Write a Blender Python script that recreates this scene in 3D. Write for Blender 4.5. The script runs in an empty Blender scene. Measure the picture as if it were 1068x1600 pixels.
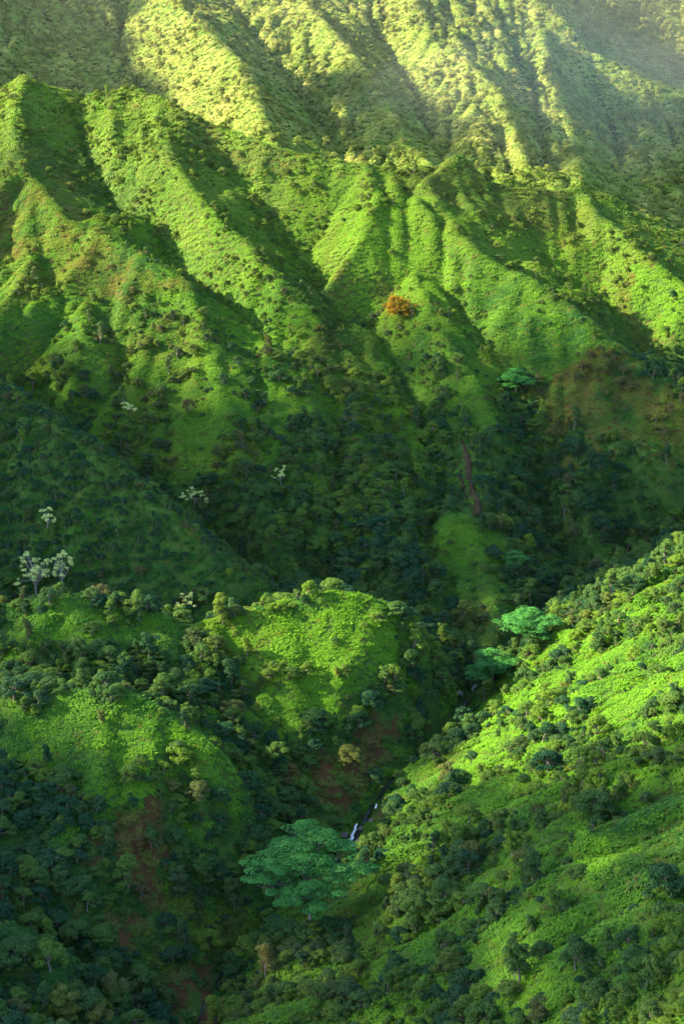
import bpy, math, random, time
import numpy as np
from mathutils import Vector, Matrix, noise as mnoise
from mathutils.geometry import delaunay_2d_cdt

T0 = time.time()
S = bpy.context.scene
COL = S.collection
rng = np.random.default_rng(11)
R = math.radians

# ------------------------------------------------------------------ camera
FPX = 2400.0                      # focal length in photograph pixels (1068 x 1600)
PITCH = R(-15)
cam = bpy.data.cameras.new("camera")
cam_o = bpy.data.objects.new("camera", cam)
COL.objects.link(cam_o)
cam.sensor_fit = 'VERTICAL'
cam.sensor_height = 24.0
cam.lens = 24.0 * FPX / 1600.0
cam.clip_start = 1.0
cam.clip_end = 20000
cam_o.location = (0, 0, 0)
cam_o.rotation_euler = (R(90) + PITCH, 0, 0)
S.camera = cam_o

# ------------------------------------------------------------------ world, sun, exposure
SUN_EL, SUN_AZ = R(29), R(-90)    # azimuth clockwise from the view direction (+Y); sun stands on the left
SUN_DIR = Vector((math.sin(SUN_AZ) * math.cos(SUN_EL), math.cos(SUN_AZ) * math.cos(SUN_EL), math.sin(SUN_EL)))
W = bpy.data.worlds.new("World")
S.world = W
W.use_nodes = True
wn = W.node_tree
sky = wn.nodes.new("ShaderNodeTexSky")
sky.sky_type = 'NISHITA'
sky.sun_disc = False
sky.sun_elevation = SUN_EL
sky.sun_rotation = SUN_AZ
sky.altitude = 600
bg = wn.nodes["Background"]
bg.inputs["Strength"].default_value = 0.12
wn.links.new(sky.outputs[0], bg.inputs["Color"])

sun = bpy.data.lights.new("sun", 'SUN')
sun.energy = 5.0
sun.angle = R(0.6)
sun.color = (1.0, 0.82, 0.50)
sun_o = bpy.data.objects.new("sun", sun)
sun_o.rotation_euler = SUN_DIR.to_track_quat('Z', 'Y').to_euler()
sun_o.location = SUN_DIR * 900
COL.objects.link(sun_o)

S.view_settings.view_transform = 'Standard'
S.view_settings.look = 'None'
S.view_settings.gamma = 1.0
S.view_settings.exposure = 2.85
S.view_settings.use_curve_mapping = False
HAZE = 0.0000025                   # density of the air
S.render.engine = 'CYCLES'
cy = S.cycles
cy.max_bounces = 5
cy.diffuse_bounces = 3
cy.glossy_bounces = 1
cy.transmission_bounces = 3
cy.transparent_max_bounces = 14
cy.volume_bounces = 1
cy.sample_clamp_indirect = 0.2
cy.sample_clamp_direct = 0.25
cy.use_denoising = True
cy.denoiser = 'OPENIMAGEDENOISE'
cy.denoising_prefilter = 'NONE'
cy.caustics_reflective = False
cy.caustics_refractive = False

# ------------------------------------------------------------------ photograph pixel + distance -> place
def at(u, v, Y):
    """point at forward distance Y that stands at pixel (u, v)"""
    a = (u - 534.0) / FPX
    b = (800.0 - v) / FPX
    cp, sp = math.cos(PITCH), math.sin(PITCH)
    dx, dy, dz = a, cp - b * sp, sp + b * cp
    t = Y / dy
    return (dx * t, Y, dz * t)

def project(P):
    """points (n,3) -> pixel u, v of the photograph"""
    cp, sp = math.cos(PITCH), math.sin(PITCH)
    d = P[:, 1] * cp + P[:, 2] * sp
    b = -P[:, 1] * sp + P[:, 2] * cp
    d = np.maximum(d, 1.0)
    return 534 + FPX * P[:, 0] / d, 800 - FPX * b / d
# ------------------------------------------------------------------ terrain: ridge and gully lines
LINES = {
 # valley floor and tributaries
 'stream': [(250,1760,215),(290,1660,238),(318,1560,262),(345,1510,272),(400,1450,286),(480,1390,300),(545,1318,316),(578,1255,331),
            (640,1190,347),(715,1115,374),(740,1070,392),(800,1010,415),(850,960,438),(900,905,466),(1000,860,485),(1120,830,491),(1300,800,500)],
 'side_gully': [(690,1005,404),(640,960,420),(560,925,432),(420,918,440),(330,852,455),(200,745,475),(100,675,500),(0,610,530),(-120,560,560)],
 # the near right spur
 'right_crest': [(735,1115,368),(800,1060,373),(900,975,384),(980,925,391),(1068,875,398),(1180,820,405),(1400,730,420)],
 'right_rim': [(1068,980,345),(1068,1100,292),(1068,1300,233),(1068,1450,200),(1068,1600,172),(1068,1800,140)],
 'right_up': [(1250,930,345),(1250,1050,285),(1250,1200,225),(1250,1400,180),(1250,1600,145)],
 'right_mid': [(700,1250,301),(700,1400,258),(660,1500,243),(620,1600,228)],
 'right_mid_up': [(900,1090,325),(900,1150,303),(880,1250,270),(870,1400,226),(850,1600,195),(850,1750,170)],
 # left bank: saddle, front knoll, corner mound
 'saddle_crest': [(-150,950,372),(0,958,366),(100,935,366),(170,938,368),(230,962,368),(300,988,369),(345,972,370),(450,946,373),(530,932,375),(600,948,375),(655,985,374),(705,1055,380)],
 'saddle_back': [(-150,965,398),(0,955,396),(150,960,394),(300,1000,392),(400,975,399),(520,945,410),(620,985,408)],
 'saddle_toe': [(640,1150,352),(590,1210,337),(540,1230,330)],
 'saddle_mid': [(300,1060,348),(400,1110,343),(520,1090,350)],
 'front_gully': [(-150,1050,350),(0,1055,340),(150,1075,336),(270,1105,333),(370,1165,327),(450,1215,326),(530,1255,327)],
 'knoll_crest': [(-150,1070,325),(0,1080,320),(100,1085,318),(180,1092,316),(260,1120,313),(340,1175,308),(400,1260,306),(440,1330,303)],
 'knoll_foot': [(-100,1240,292),(0,1250,290),(120,1270,288),(200,1290,288),(300,1320,291)],
 'left_bank': [(20,1390,268),(130,1400,270),(230,1440,272),(300,1470,274)],
 'corner_gully': [(-80,1370,270),(60,1450,262),(140,1500,258),(220,1580,254),(255,1640,236)],
 'corner_mound': [(-150,1420,246),(-40,1440,246),(40,1475,245),(110,1500,246),(170,1570,243),(190,1640,230)],
 # left dark ridge
 'dark_ridge': [(-250,440,560),(-120,520,515),(-40,570,492),(0,600,480),(100,668,458),(200,738,441),(300,828,426),(380,900,417),(430,938,411)],
 # front range crest
 'crest': [(-300,60,720),(-120,150,700),(0,150,694),(35,122,690),(75,140,690),(130,156,691),(200,145,690),(245,153,680),(330,200,665),(420,235,650),(480,250,645),
           (570,260,640),(600,264,640),(650,270,640),(685,266,642),(715,248,643),(735,262,642),(765,290,640),(820,303,640),(900,298,650),(960,318,650),(1030,350,645),(1068,378,640),(1180,420,640),(1400,500,640)],
 'spur_1': [(35,130,685),(20,200,658),(40,268,632),(100,345,607),(220,402,584),(300,445,566)],
 'spur_1b': [(60,390,592),(30,440,572),(-20,500,548)],
 'spur_1c': [(70,420,585),(120,480,560),(135,545,535)],
 'gully_1': [(120,185,682),(140,240,660),(180,310,634),(265,395,604),(340,460,576),(420,520,550),(470,560,535)],
 'spur_2a': [(185,155,684),(170,200,668),(205,290,640),(235,350,620)],
 'spur_2': [(247,165,675),(258,230,645),(290,290,624),(340,350,604),(400,402,588),(440,440,578),(505,512,560)],
 'gully_2': [(345,225,660),(400,290,638),(440,352,620),(470,410,604),(500,450,592),(535,505,575)],
 'spur_3': [(592,270,637),(588,310,620),(565,370,600),(530,425,586),(505,465,577)],
 'spur_3b': [(625,275,637),(660,330,614),(745,398,594),(870,468,572),(960,543,548),(1060,608,527),(1200,680,505)],
 'gully_3': [(770,310,635),(810,355,622),(870,405,610),(935,462,598),(1000,525,582),(1080,592,558),(1220,670,530)],
 'spur_4': [(905,305,646),(950,358,626),(1010,408,608),(1068,452,596),(1150,520,578)],
 'gully_4': [(690,430,588),(740,500,566),(790,572,541),(812,640,522),(830,710,507),(850,790,492),(872,850,480),(890,895,470)],
 'spur_5': [(640,420,590),(660,480,570),(700,540,548),(752,610,525),(772,680,508),(765,760,490),(735,800,474)],
 'nose': [(700,803,470),(750,880,452),(770,960,428),(765,1005,414)],
 'nose_left': [(665,830,468),(700,920,436),(725,1010,408)],
 'nose_right': [(800,830,474),(825,880,458),(815,960,428)],
 'gully_5': [(600,520,566),(640,600,537),(672,690,508),(690,770,482),(670,830,467)],
 'spur_6': [(510,520,558),(530,600,530),(560,690,500),(600,780,473),(620,860,448)],
 'gully_6': [(470,570,533),(450,650,506),(440,740,480),(450,840,456)],
 'spur_7': [(300,450,565),(320,540,536),(350,640,505),(390,760,475),(430,860,450)],
 'gully_7': [(180,450,572),(190,540,540),(210,630,510),(235,730,484)],
 'brown_face': [(900,520,556),(930,600,532),(980,680,512),(1068,720,500)],
 'right_forest': [(900,760,496),(980,790,497),(1068,800,497),(1200,760,520)],
 # behind the front crest
 'back_valley': [(-200,190,780),(0,190,760),(130,212,748),(245,222,742),(330,255,728),(420,285,712),(570,312,698),(650,318,696),(715,312,698),(820,345,696),(960,372,700),(1068,420,700),(1250,470,700)],
 'back_ridge_0': [(-200,-60,920),(-90,30,860),(-40,110,800)],
 'back_gully_0': [(215,-40,960),(186,60,895),(212,130,842),(285,195,790),(340,238,750)],
 'back_ridge_1': [(205,-60,955),(265,0,905),(305,40,872),(350,80,838),(382,112,812),(408,180,772),(425,232,738)],
 'back_gully_1': [(330,-40,990),(385,30,925),(440,110,868),(490,180,812),(545,266,735)],
 'back_ridge_2': [(400,-60,985),(480,15,922),(545,85,875),(598,155,826),(640,240,758)],
 'back_gully_2': [(535,-40,990),(598,60,920),(645,145,860),(690,250,748)],
 'back_ridge_3': [(600,-60,990),(690,78,895),(755,120,862),(800,190,815),(825,275,740)],
 'back_gully_3': [(765,0,965),(815,100,900),(842,190,838),(850,290,742)],
 'back_ridge_4': [(835,30,950),(868,140,880),(892,215,826),(908,292,728)],
 'back_gully_4': [(945,170,900),(965,245,830),(965,312,742)],
 'back_ridge_5': [(800,-30,985),(850,15,962),(880,38,950),(920,88,940),(1000,122,930),(1068,148,920),(1200,190,900)],
 'far_valley': [(880,60,1010),(960,140,1000),(1068,170,1000),(1250,200,1000)],
 'far_slope': [(900,-20,1090),(1000,20,1110),(1068,30,1120),(1250,30,1150)],
 'top_row': [(-300,-150,1150),(0,-150,1120),(200,-160,1150),(400,-140,1150),(600,-160,1150),(800,-140,1170),(1000,-150,1250),(1300,-150,1250)],
}
OUTER = [(-900,1800,190),(0,1800,200),(900,1800,190),(-900,1000,150),(900,1000,120),(-900,500,20),(900,500,0),(-900,0,-40),(900,0,-40),
         (-900,-700,-80),(900,-700,-80),(0,-700,-230),(-60,-300,-205),(-48,0,-190),(-40,100,-182),(-250,0,-60),(250,0,-60),(-250,250,-95),(-300,400,-60),
         (300,250,-60),(330,400,-70),(-160,160,-118),(120,60,-92),(-120,230,-128),(160,120,-75),(-250,-300,-90),(250,-300,-90)]

SPUR, GULLY = 4.5, 7.0

def build_tin():
    pts, edges = [], []
    for name, L in LINES.items():
        prev = None
        # spurs stand proud of the face and gullies cut into it, tapering to nothing where they leave the crest
        k_ = 0.0
        if name.startswith(('spur', 'nose', 'brown_face')): k_ = -SPUR
        if name.startswith('gully'): k_ = GULLY
        if name.startswith('back_ridge'): k_ = -8.0
        if name.startswith('back_gully'): k_ = 13.0
        if name in ('nose_left', 'nose_right'): k_ = 4
        if name == 'spur_3': k_ = 0.0
        if name == 'dark_ridge': k_ = -14
        if name == 'side_gully': k_ = 8
        if name in ('gully_5', 'gully_6', 'gully_7', 'spur_6', 'spur_7', 'spur_5'): k_ *= .5
        P = [np.array(at(q[0], q[1], q[2] + k_ * min(1, i / 3.0) * (0.55 if i == len(L) - 1 else 1))) for i, q in enumerate(L)]
        for i, p in enumerate(P):
            if i:
                n = max(1, int(np.linalg.norm(p - P[i-1]) / 14))
                seg = [P[i-1] + (p - P[i-1]) * (k + 1) / n for k in range(n)]
            else:
                seg = [p]
            for s_ in seg:
                pts.append(s_)
                j = len(pts) - 1
                if prev is not None:
                    edges.append((prev, j))
                prev = j
    for o in OUTER:
        pts.append(np.array(o, float))
    pts = np.array(pts)
    v, e, f, ov, oe, of = delaunay_2d_cdt([Vector((p[0], p[1])) for p in pts], edges, [], 0, 0.01)
    z = []
    for i, q in enumerate(v):
        if len(ov[i]):
            z.append(pts[ov[i][0]][2])
        else:
            d2 = (pts[:, 0] - q.x) ** 2 + (pts[:, 1] - q.y) ** 2
            k = np.argsort(d2)[:4]
            w = 1 / (d2[k] + .01)
            z.append(float((pts[k, 2] * w).sum() / w.sum()))
    return np.array([(q.x, q.y) for q in v]), np.array(z), f

def axis(lo, hi, step, out_lo, out_hi):
    a = list(np.arange(lo, hi + .1, step))
    s, q = step, lo
    L = []
    while q > out_lo:
        s *= 1.12; q -= s; L.append(q)
    s, q = step, a[-1]
    H = []
    while q < out_hi:
        s *= 1.12; q += s; H.append(q)
    return np.array(L[::-1] + a + H)

GX = axis(-215, 235, 1.3, -880, 880)
GY = axis(130, 1010, 1.3, -680, 1780)

def rasterise():
    V, Z, F = build_tin()
    H = np.full((len(GY), len(GX)), np.nan)
    for tri in F:
        for k in range(1, len(tri) - 1):
            a, b, c = tri[0], tri[k], tri[k + 1]
            A, B, C_ = V[a], V[b], V[c]
            x0, x1 = min(A[0], B[0], C_[0]), max(A[0], B[0], C_[0])
            y0, y1 = min(A[1], B[1], C_[1]), max(A[1], B[1], C_[1])
            i0, i1 = np.searchsorted(GX, x0), np.searchsorted(GX, x1, 'right')
            j0, j1 = np.searchsorted(GY, y0), np.searchsorted(GY, y1, 'right')
            if i1 <= i0 or j1 <= j0:
                continue
            den = (B[1]-C_[1])*(A[0]-C_[0]) + (C_[0]-B[0])*(A[1]-C_[1])
            if abs(den) < 1e-9:
                continue
            X, Y = np.meshgrid(GX[i0:i1], GY[j0:j1])
            l1 = ((B[1]-C_[1])*(X-C_[0]) + (C_[0]-B[0])*(Y-C_[1])) / den
            l2 = ((C_[1]-A[1])*(X-C_[0]) + (A[0]-C_[0])*(Y-C_[1])) / den
            l3 = 1 - l1 - l2
            m = (l1 >= -1e-6) & (l2 >= -1e-6) & (l3 >= -1e-6)
            sub = H[j0:j1, i0:i1]
            sub[m] = (l1*Z[a] + l2*Z[b] + l3*Z[c])[m]
    # anything left over outside the hull
    if np.isnan(H).any():
        idx = np.where(~np.isnan(H))
        H[np.isnan(H)] = -60
    return H

def blur(H, n):
    for _ in range(n):
        P = np.pad(H, 1, mode='edge')
        H = (P[1:-1, :-2] + 2*P[1:-1, 1:-1] + P[1:-1, 2:]) / 4
        P = np.pad(H, 1, mode='edge')
        H = (P[:-2, 1:-1] + 2*P[1:-1, 1:-1] + P[2:, 1:-1]) / 4
    return H

def hash2(ix, iy, seed):
    h = (ix.astype(np.int64) * 374761393 + iy.astype(np.int64) * 668265263 + seed * 974634777) & 0xffffffff
    h = ((h ^ (h >> 13)) * 1274126177) & 0xffffffff
    h = h ^ (h >> 16)
    return (h & 0xffff) / 65535.0

def vnoise(x, y, seed=0):
    ix, iy = np.floor(x), np.floor(y)
    fx, fy = x - ix, y - iy
    fx = fx*fx*fx*(fx*(fx*6-15)+10); fy = fy*fy*fy*(fy*(fy*6-15)+10)
    a, b = hash2(ix, iy, seed), hash2(ix+1, iy, seed)
    c, d = hash2(ix, iy+1, seed), hash2(ix+1, iy+1, seed)
    return (a*(1-fx)+b*fx)*(1-fy) + (c*(1-fx)+d*fx)*fy

def fbm(x, y, seed=0, o=4):
    s, a, t = 0, .5, 0
    for k in range(o):
        s = s + a * vnoise(x * 2**k + 17.3*k, y * 2**k - 9.1*k, seed + k); t += a; a *= .5
    return s / t

def ridged(x, y, seed=0, o=3):
    s, a, t = 0, .5, 0
    for k in range(o):
        s = s + a * (1 - np.abs(2*vnoise(x * 2**k, y * 2**k, seed + k) - 1)); t += a; a *= .5
    return s / t

H0 = rasterise()
B_ = blur(H0, 40)
print('bumps', np.sum(H0 - B_ > 6), np.percentile(H0-B_, [1, 50, 99, 99.9]))
H0 = blur(np.minimum(H0, B_ + 7), 1)
XX, YY = np.meshgrid(GX, GY)

def flow(H):
    """rain-water gathered by each cell when it runs to its lowest neighbour"""
    ny, nx = H.shape
    P = np.pad(H, 1, mode='edge')
    best = np.zeros(H.shape); rec = np.arange(H.size).reshape(H.shape)
    idx = rec.copy()
    for dj in (-1, 0, 1):
        for di in (-1, 0, 1):
            if di or dj:
                d = (H - P[1+dj:1+dj+ny, 1+di:1+di+nx]) / math.hypot(di, dj)
                m = d > best
                best[m] = d[m]
                rec[m] = (idx + dj*nx + di)[m]
    rec[[0, -1], :] = idx[[0, -1], :]; rec[:, [0, -1]] = idx[:, [0, -1]]
    acc = [1.0] * H.size
    r = rec.ravel().tolist()
    for k in np.argsort(-H.ravel()).tolist():
        t = r[k]
        if t != k:
            acc[t] += acc[k]
    return np.array(acc).reshape(H.shape)

# weathering: broad humps, then two passes of gullies cut where the water gathers
wx = XX + 16 * (fbm(XX/40, YY/40, 5) - .5); wy = YY + 16 * (fbm(XX/40, YY/40, 9) - .5)
amp = np.interp(YY, [430, 520, 600, 700, 760], [.3, .28, .34, .42, .6])
HT = H0 + amp * (4.5 * (ridged(wx/26, wy/50, 21) - .6)) + 2.0 * (fbm(XX/16, YY/16, 41) - .5)
for k_, n_ in ((1.5, 3), (1.15, 1)):
    A_ = blur(np.log2(np.minimum(flow(HT), 500)), n_)
    HT = HT - amp * k_ * (A_ - 2.0)
HT = HT + np.interp(YY, [420, 540, 620], [.9, 1.1, 2.0]) * (ridged(wx/9 + 3, wy/13, 51, 3) - .55) + 0.9 * (fbm(XX/5, YY/5, 47, 2) - .5)

def sample(A, x, y):
    x = np.asarray(x, float); y = np.asarray(y, float)
    i = np.clip(np.searchsorted(GX, x) - 1, 0, len(GX)-2); j = np.clip(np.searchsorted(GY, y) - 1, 0, len(GY)-2)
    fx = (x - GX[i]) / (GX[i+1]-GX[i]); fy = (y - GY[j]) / (GY[j+1]-GY[j])
    return (A[j,i]*(1-fx)+A[j,i+1]*fx)*(1-fy) + (A[j+1,i]*(1-fx)+A[j+1,i+1]*fx)*fy

def grid_mesh(name, X, Y, Z):
    ny, nx = X.shape
    me = bpy.data.meshes.new(name)
    co = np.stack([X, Y, Z], -1).reshape(-1, 3).astype(np.float32)
    a = np.arange(nx*ny).reshape(ny, nx)
    q = np.stack([a[:-1,:-1], a[:-1,1:], a[1:,1:], a[1:,:-1]], -1).reshape(-1, 4).astype(np.int32)
    me.vertices.add(len(co)); me.vertices.foreach_set('co', co.ravel())
    me.loops.add(q.size); me.loops.foreach_set('vertex_index', q.ravel())
    me.polygons.add(len(q)); me.polygons.foreach_set('loop_start', np.arange(0, q.size, 4, dtype=np.int32))
    me.polygons.foreach_set('use_smooth', np.ones(len(q), bool))
    me.update()
    return me
# ------------------------------------------------------------------ what grows where (places picked off the photograph, at pixel coordinates on the slopes)
def inside(u, v, poly):
    r = np.zeros(u.shape, bool)
    n = len(poly)
    for i in range(n):
        x0, y0 = poly[i]; x1, y1 = poly[(i+1) % n]
        c = ((y0 > v) != (y1 > v)) & (u < (x1-x0) * (v-y0) / (y1-y0+1e-9) + x0)
        r ^= c
    return r

# polygon, y range, trees (0..1), fern hue (0 deep green .. 1 yellow green), brown
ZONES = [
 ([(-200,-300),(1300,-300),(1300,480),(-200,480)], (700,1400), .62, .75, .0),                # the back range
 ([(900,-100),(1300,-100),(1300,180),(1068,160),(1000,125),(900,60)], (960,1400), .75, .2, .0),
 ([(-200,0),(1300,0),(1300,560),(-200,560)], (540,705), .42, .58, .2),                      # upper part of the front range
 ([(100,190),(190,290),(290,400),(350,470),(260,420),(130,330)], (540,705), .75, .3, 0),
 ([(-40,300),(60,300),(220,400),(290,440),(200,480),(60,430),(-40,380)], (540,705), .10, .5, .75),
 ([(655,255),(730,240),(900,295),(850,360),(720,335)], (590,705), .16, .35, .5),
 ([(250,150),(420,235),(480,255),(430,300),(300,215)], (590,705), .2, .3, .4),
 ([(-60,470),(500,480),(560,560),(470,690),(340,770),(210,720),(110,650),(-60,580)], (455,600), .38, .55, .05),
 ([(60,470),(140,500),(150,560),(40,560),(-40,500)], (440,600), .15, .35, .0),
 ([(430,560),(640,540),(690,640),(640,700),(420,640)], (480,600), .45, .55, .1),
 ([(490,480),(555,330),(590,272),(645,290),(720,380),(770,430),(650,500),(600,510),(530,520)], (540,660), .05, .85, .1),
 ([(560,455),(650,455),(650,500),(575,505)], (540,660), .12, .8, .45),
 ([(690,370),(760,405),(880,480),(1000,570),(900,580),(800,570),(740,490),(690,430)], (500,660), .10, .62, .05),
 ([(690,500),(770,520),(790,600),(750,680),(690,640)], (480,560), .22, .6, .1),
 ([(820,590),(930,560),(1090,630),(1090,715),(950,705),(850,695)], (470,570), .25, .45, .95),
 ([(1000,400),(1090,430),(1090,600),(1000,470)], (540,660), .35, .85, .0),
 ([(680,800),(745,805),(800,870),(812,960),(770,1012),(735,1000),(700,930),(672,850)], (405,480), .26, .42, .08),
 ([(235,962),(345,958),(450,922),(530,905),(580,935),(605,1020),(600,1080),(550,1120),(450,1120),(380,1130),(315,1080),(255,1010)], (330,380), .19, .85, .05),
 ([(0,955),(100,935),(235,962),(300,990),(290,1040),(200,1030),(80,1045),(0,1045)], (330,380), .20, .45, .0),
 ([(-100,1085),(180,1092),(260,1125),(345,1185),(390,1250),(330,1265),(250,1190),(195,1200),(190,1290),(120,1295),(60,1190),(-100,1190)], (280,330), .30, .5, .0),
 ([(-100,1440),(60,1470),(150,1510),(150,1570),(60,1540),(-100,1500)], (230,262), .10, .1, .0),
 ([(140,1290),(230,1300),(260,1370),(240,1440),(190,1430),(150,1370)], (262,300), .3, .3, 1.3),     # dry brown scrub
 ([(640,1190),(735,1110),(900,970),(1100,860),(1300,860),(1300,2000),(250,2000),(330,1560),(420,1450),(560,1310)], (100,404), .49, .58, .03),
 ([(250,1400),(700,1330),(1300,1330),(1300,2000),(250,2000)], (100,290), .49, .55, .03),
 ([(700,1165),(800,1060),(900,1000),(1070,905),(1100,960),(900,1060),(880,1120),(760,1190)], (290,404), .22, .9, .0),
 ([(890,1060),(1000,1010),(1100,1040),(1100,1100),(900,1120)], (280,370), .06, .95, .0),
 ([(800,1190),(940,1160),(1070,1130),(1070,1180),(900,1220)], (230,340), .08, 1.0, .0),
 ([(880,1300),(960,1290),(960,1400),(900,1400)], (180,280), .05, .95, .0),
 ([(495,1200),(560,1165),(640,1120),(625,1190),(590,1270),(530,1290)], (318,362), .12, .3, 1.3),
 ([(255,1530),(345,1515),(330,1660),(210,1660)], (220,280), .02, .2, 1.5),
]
def cover(x, y, z):
    """tree share, fern hue and brownness at places on the ground"""
    u, v = project(np.stack([x, y, z], -1))
    n1, n2 = fbm(x/14, y/14, 61, 3) - .5, fbm(x/14, y/14, 67, 3) - .5
    k = np.clip(500 / np.maximum(y, 150), .6, 1.6)
    n3, n4 = fbm(x/4, y/4, 62, 2) - .5, fbm(x/4, y/4, 68, 2) - .5
    u = u + (120 * n1 + 60 * n3) * k; v = v + (100 * n2 + 50 * n4) * k
    tr = np.full(x.shape, .95); hu = np.full(x.shape, .16); br = np.zeros(x.shape)
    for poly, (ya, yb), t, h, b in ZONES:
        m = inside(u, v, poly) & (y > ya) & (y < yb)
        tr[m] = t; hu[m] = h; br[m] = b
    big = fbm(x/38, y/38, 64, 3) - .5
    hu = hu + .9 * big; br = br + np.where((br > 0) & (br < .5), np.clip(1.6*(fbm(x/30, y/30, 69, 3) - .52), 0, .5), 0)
    return tr, hu, br

def normals(x, y):
    e = 2.0
    gx = (sample(HT, x+e, y) - sample(HT, x-e, y)) / (2*e)
    gy = (sample(HT, x, y+e) - sample(HT, x, y-e)) / (2*e)
    n = np.stack([-gx, -gy, np.ones_like(gx)], -1)
    return n / np.linalg.norm(n, axis=-1, keepdims=True)

STREAM = np.array([at(*q) for q in LINES['stream']])
def stream_dist(x, y):
    d = np.full(x.shape, 1e9)
    for a, b in zip(STREAM[:-1], STREAM[1:]):
        ab = (b - a)[:2]
        t = np.clip(((x-a[0])*ab[0] + (y-a[1])*ab[1]) / (ab @ ab), 0, 1)
        d = np.minimum(d, np.hypot(x - a[0] - t*ab[0], y - a[1] - t*ab[1]))
    return d

def jitter_grid(x0, x1, y0, y1, s):
    gx, gy = np.meshgrid(np.arange(x0, x1, s), np.arange(y0, y1, s * .9))
    gx = gx + (np.arange(gx.shape[0]) % 2)[:, None] * s / 2
    x = (gx + rng.uniform(-.42, .42, gx.shape) * s).ravel()
    y = (gy + rng.uniform(-.42, .42, gy.shape) * s).ravel()
    return x, y

def visible(P, step=3.0, lift=.0):
    """does the bare ground let the camera see these points"""
    ok = np.ones(len(P), bool)
    d = np.linalg.norm(P, axis=1)
    for t in np.linspace(.35, .992, 150):
        Q = P * t
        ok &= Q[:, 2] > sample(HT, Q[:, 0], Q[:, 1]) - lift
    return ok

# ------------------------------------------------------------------ materials
def new_mat(name):
    m = bpy.data.materials.new(name); m.use_nodes = True
    nt = m.node_tree; nt.nodes.clear()
    out = nt.nodes.new("ShaderNodeOutputMaterial")
    return m, nt, out

def N(nt, kind, **kw):
    n = nt.nodes.new(kind)
    for k, v in kw.items():
        if isinstance(k, str) and hasattr(n, k):
            setattr(n, k, v)
    return n

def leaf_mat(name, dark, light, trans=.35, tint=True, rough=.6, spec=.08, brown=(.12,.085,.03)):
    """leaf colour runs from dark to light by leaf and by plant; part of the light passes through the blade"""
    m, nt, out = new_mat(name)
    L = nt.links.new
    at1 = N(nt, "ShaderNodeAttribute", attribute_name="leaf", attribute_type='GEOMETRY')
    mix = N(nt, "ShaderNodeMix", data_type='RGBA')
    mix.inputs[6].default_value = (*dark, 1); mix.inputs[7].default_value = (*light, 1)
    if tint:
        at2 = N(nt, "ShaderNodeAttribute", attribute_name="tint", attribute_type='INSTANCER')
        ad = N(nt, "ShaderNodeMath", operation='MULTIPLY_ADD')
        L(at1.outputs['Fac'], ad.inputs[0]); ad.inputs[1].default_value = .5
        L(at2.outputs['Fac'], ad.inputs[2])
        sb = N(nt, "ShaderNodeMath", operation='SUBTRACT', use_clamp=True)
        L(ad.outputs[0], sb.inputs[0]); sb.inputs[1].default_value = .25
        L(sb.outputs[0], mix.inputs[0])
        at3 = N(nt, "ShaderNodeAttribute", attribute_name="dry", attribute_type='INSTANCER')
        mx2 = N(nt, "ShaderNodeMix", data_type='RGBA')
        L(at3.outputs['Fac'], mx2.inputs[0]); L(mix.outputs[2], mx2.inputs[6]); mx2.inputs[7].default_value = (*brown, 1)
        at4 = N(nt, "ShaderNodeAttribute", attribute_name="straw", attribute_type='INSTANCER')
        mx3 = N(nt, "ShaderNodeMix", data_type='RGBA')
        L(at4.outputs['Fac'], mx3.inputs[0]); L(mx2.outputs[2], mx3.inputs[6]); mx3.inputs[7].default_value = (.42, .41, .14, 1)  # pale warm colour that paints hazy sunlight onto far leaves
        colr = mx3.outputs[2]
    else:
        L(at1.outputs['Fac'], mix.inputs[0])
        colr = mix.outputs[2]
    bs = N(nt, "ShaderNodeBsdfPrincipled")
    L(colr, bs.inputs['Base Color'])
    bs.inputs['Roughness'].default_value = rough
    bs.inputs['Specular IOR Level'].default_value = spec
    tr = N(nt, "ShaderNodeBsdfTranslucent")
    hs = N(nt, "ShaderNodeHueSaturation")
    hs.inputs['Hue'].default_value = .485; hs.inputs['Saturation'].default_value = 1.1; hs.inputs['Value'].default_value = 1.5
    L(colr, hs.inputs['Color']); L(hs.outputs[0], tr.inputs['Color'])
    ms = N(nt, "ShaderNodeMixShader"); ms.inputs[0].default_value = trans
    L(bs.outputs[0], ms.inputs[1]); L(tr.outputs[0], ms.inputs[2]); L(ms.outputs[0], out.inputs['Surface'])
    return m

M_TREE = leaf_mat("tree_leaves", (.006,.048,.024), (.082,.160,.014), .32)
M_FERN = leaf_mat("fern_fronds", (.005,.068,.012), (.082,.215,.008), .40, brown=(.115,.098,.022))
M_UMBR = leaf_mat("feathery_leaves", (.020,.115,.026), (.080,.265,.056), .38, tint=False)
M_PALE = leaf_mat("pale_leaves", (.27,.38,.10), (.60,.66,.26), .3, tint=False)
M_RUST = leaf_mat("rust_leaves", (.05,.085,.010), (.40,.22,.02), .3, tint=False)

def bark_mat(name, a, b):
    m, nt, out = new_mat(name)
    tc = N(nt, "ShaderNodeTexCoord"); no = N(nt, "ShaderNodeTexNoise"); no.inputs['Scale'].default_value = 3.0; no.inputs['Detail'].default_value = 6
    mp = N(nt, "ShaderNodeMapping"); mp.inputs['Scale'].default_value = (1, 1, .25)
    nt.links.new(tc.outputs['Object'], mp.inputs[0]); nt.links.new(mp.outputs[0], no.inputs[0])
    mx = N(nt, "ShaderNodeMix", data_type='RGBA'); mx.inputs[6].default_value = (*a, 1); mx.inputs[7].default_value = (*b, 1)
    nt.links.new(no.outputs[0], mx.inputs[0])
    bs = N(nt, "ShaderNodeBsdfPrincipled"); bs.inputs['Roughness'].default_value = .9; bs.inputs['Specular IOR Level'].default_value = .1
    nt.links.new(mx.outputs[2], bs.inputs['Base Color']); nt.links.new(bs.outputs[0], out.inputs[0])
    return m
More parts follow.
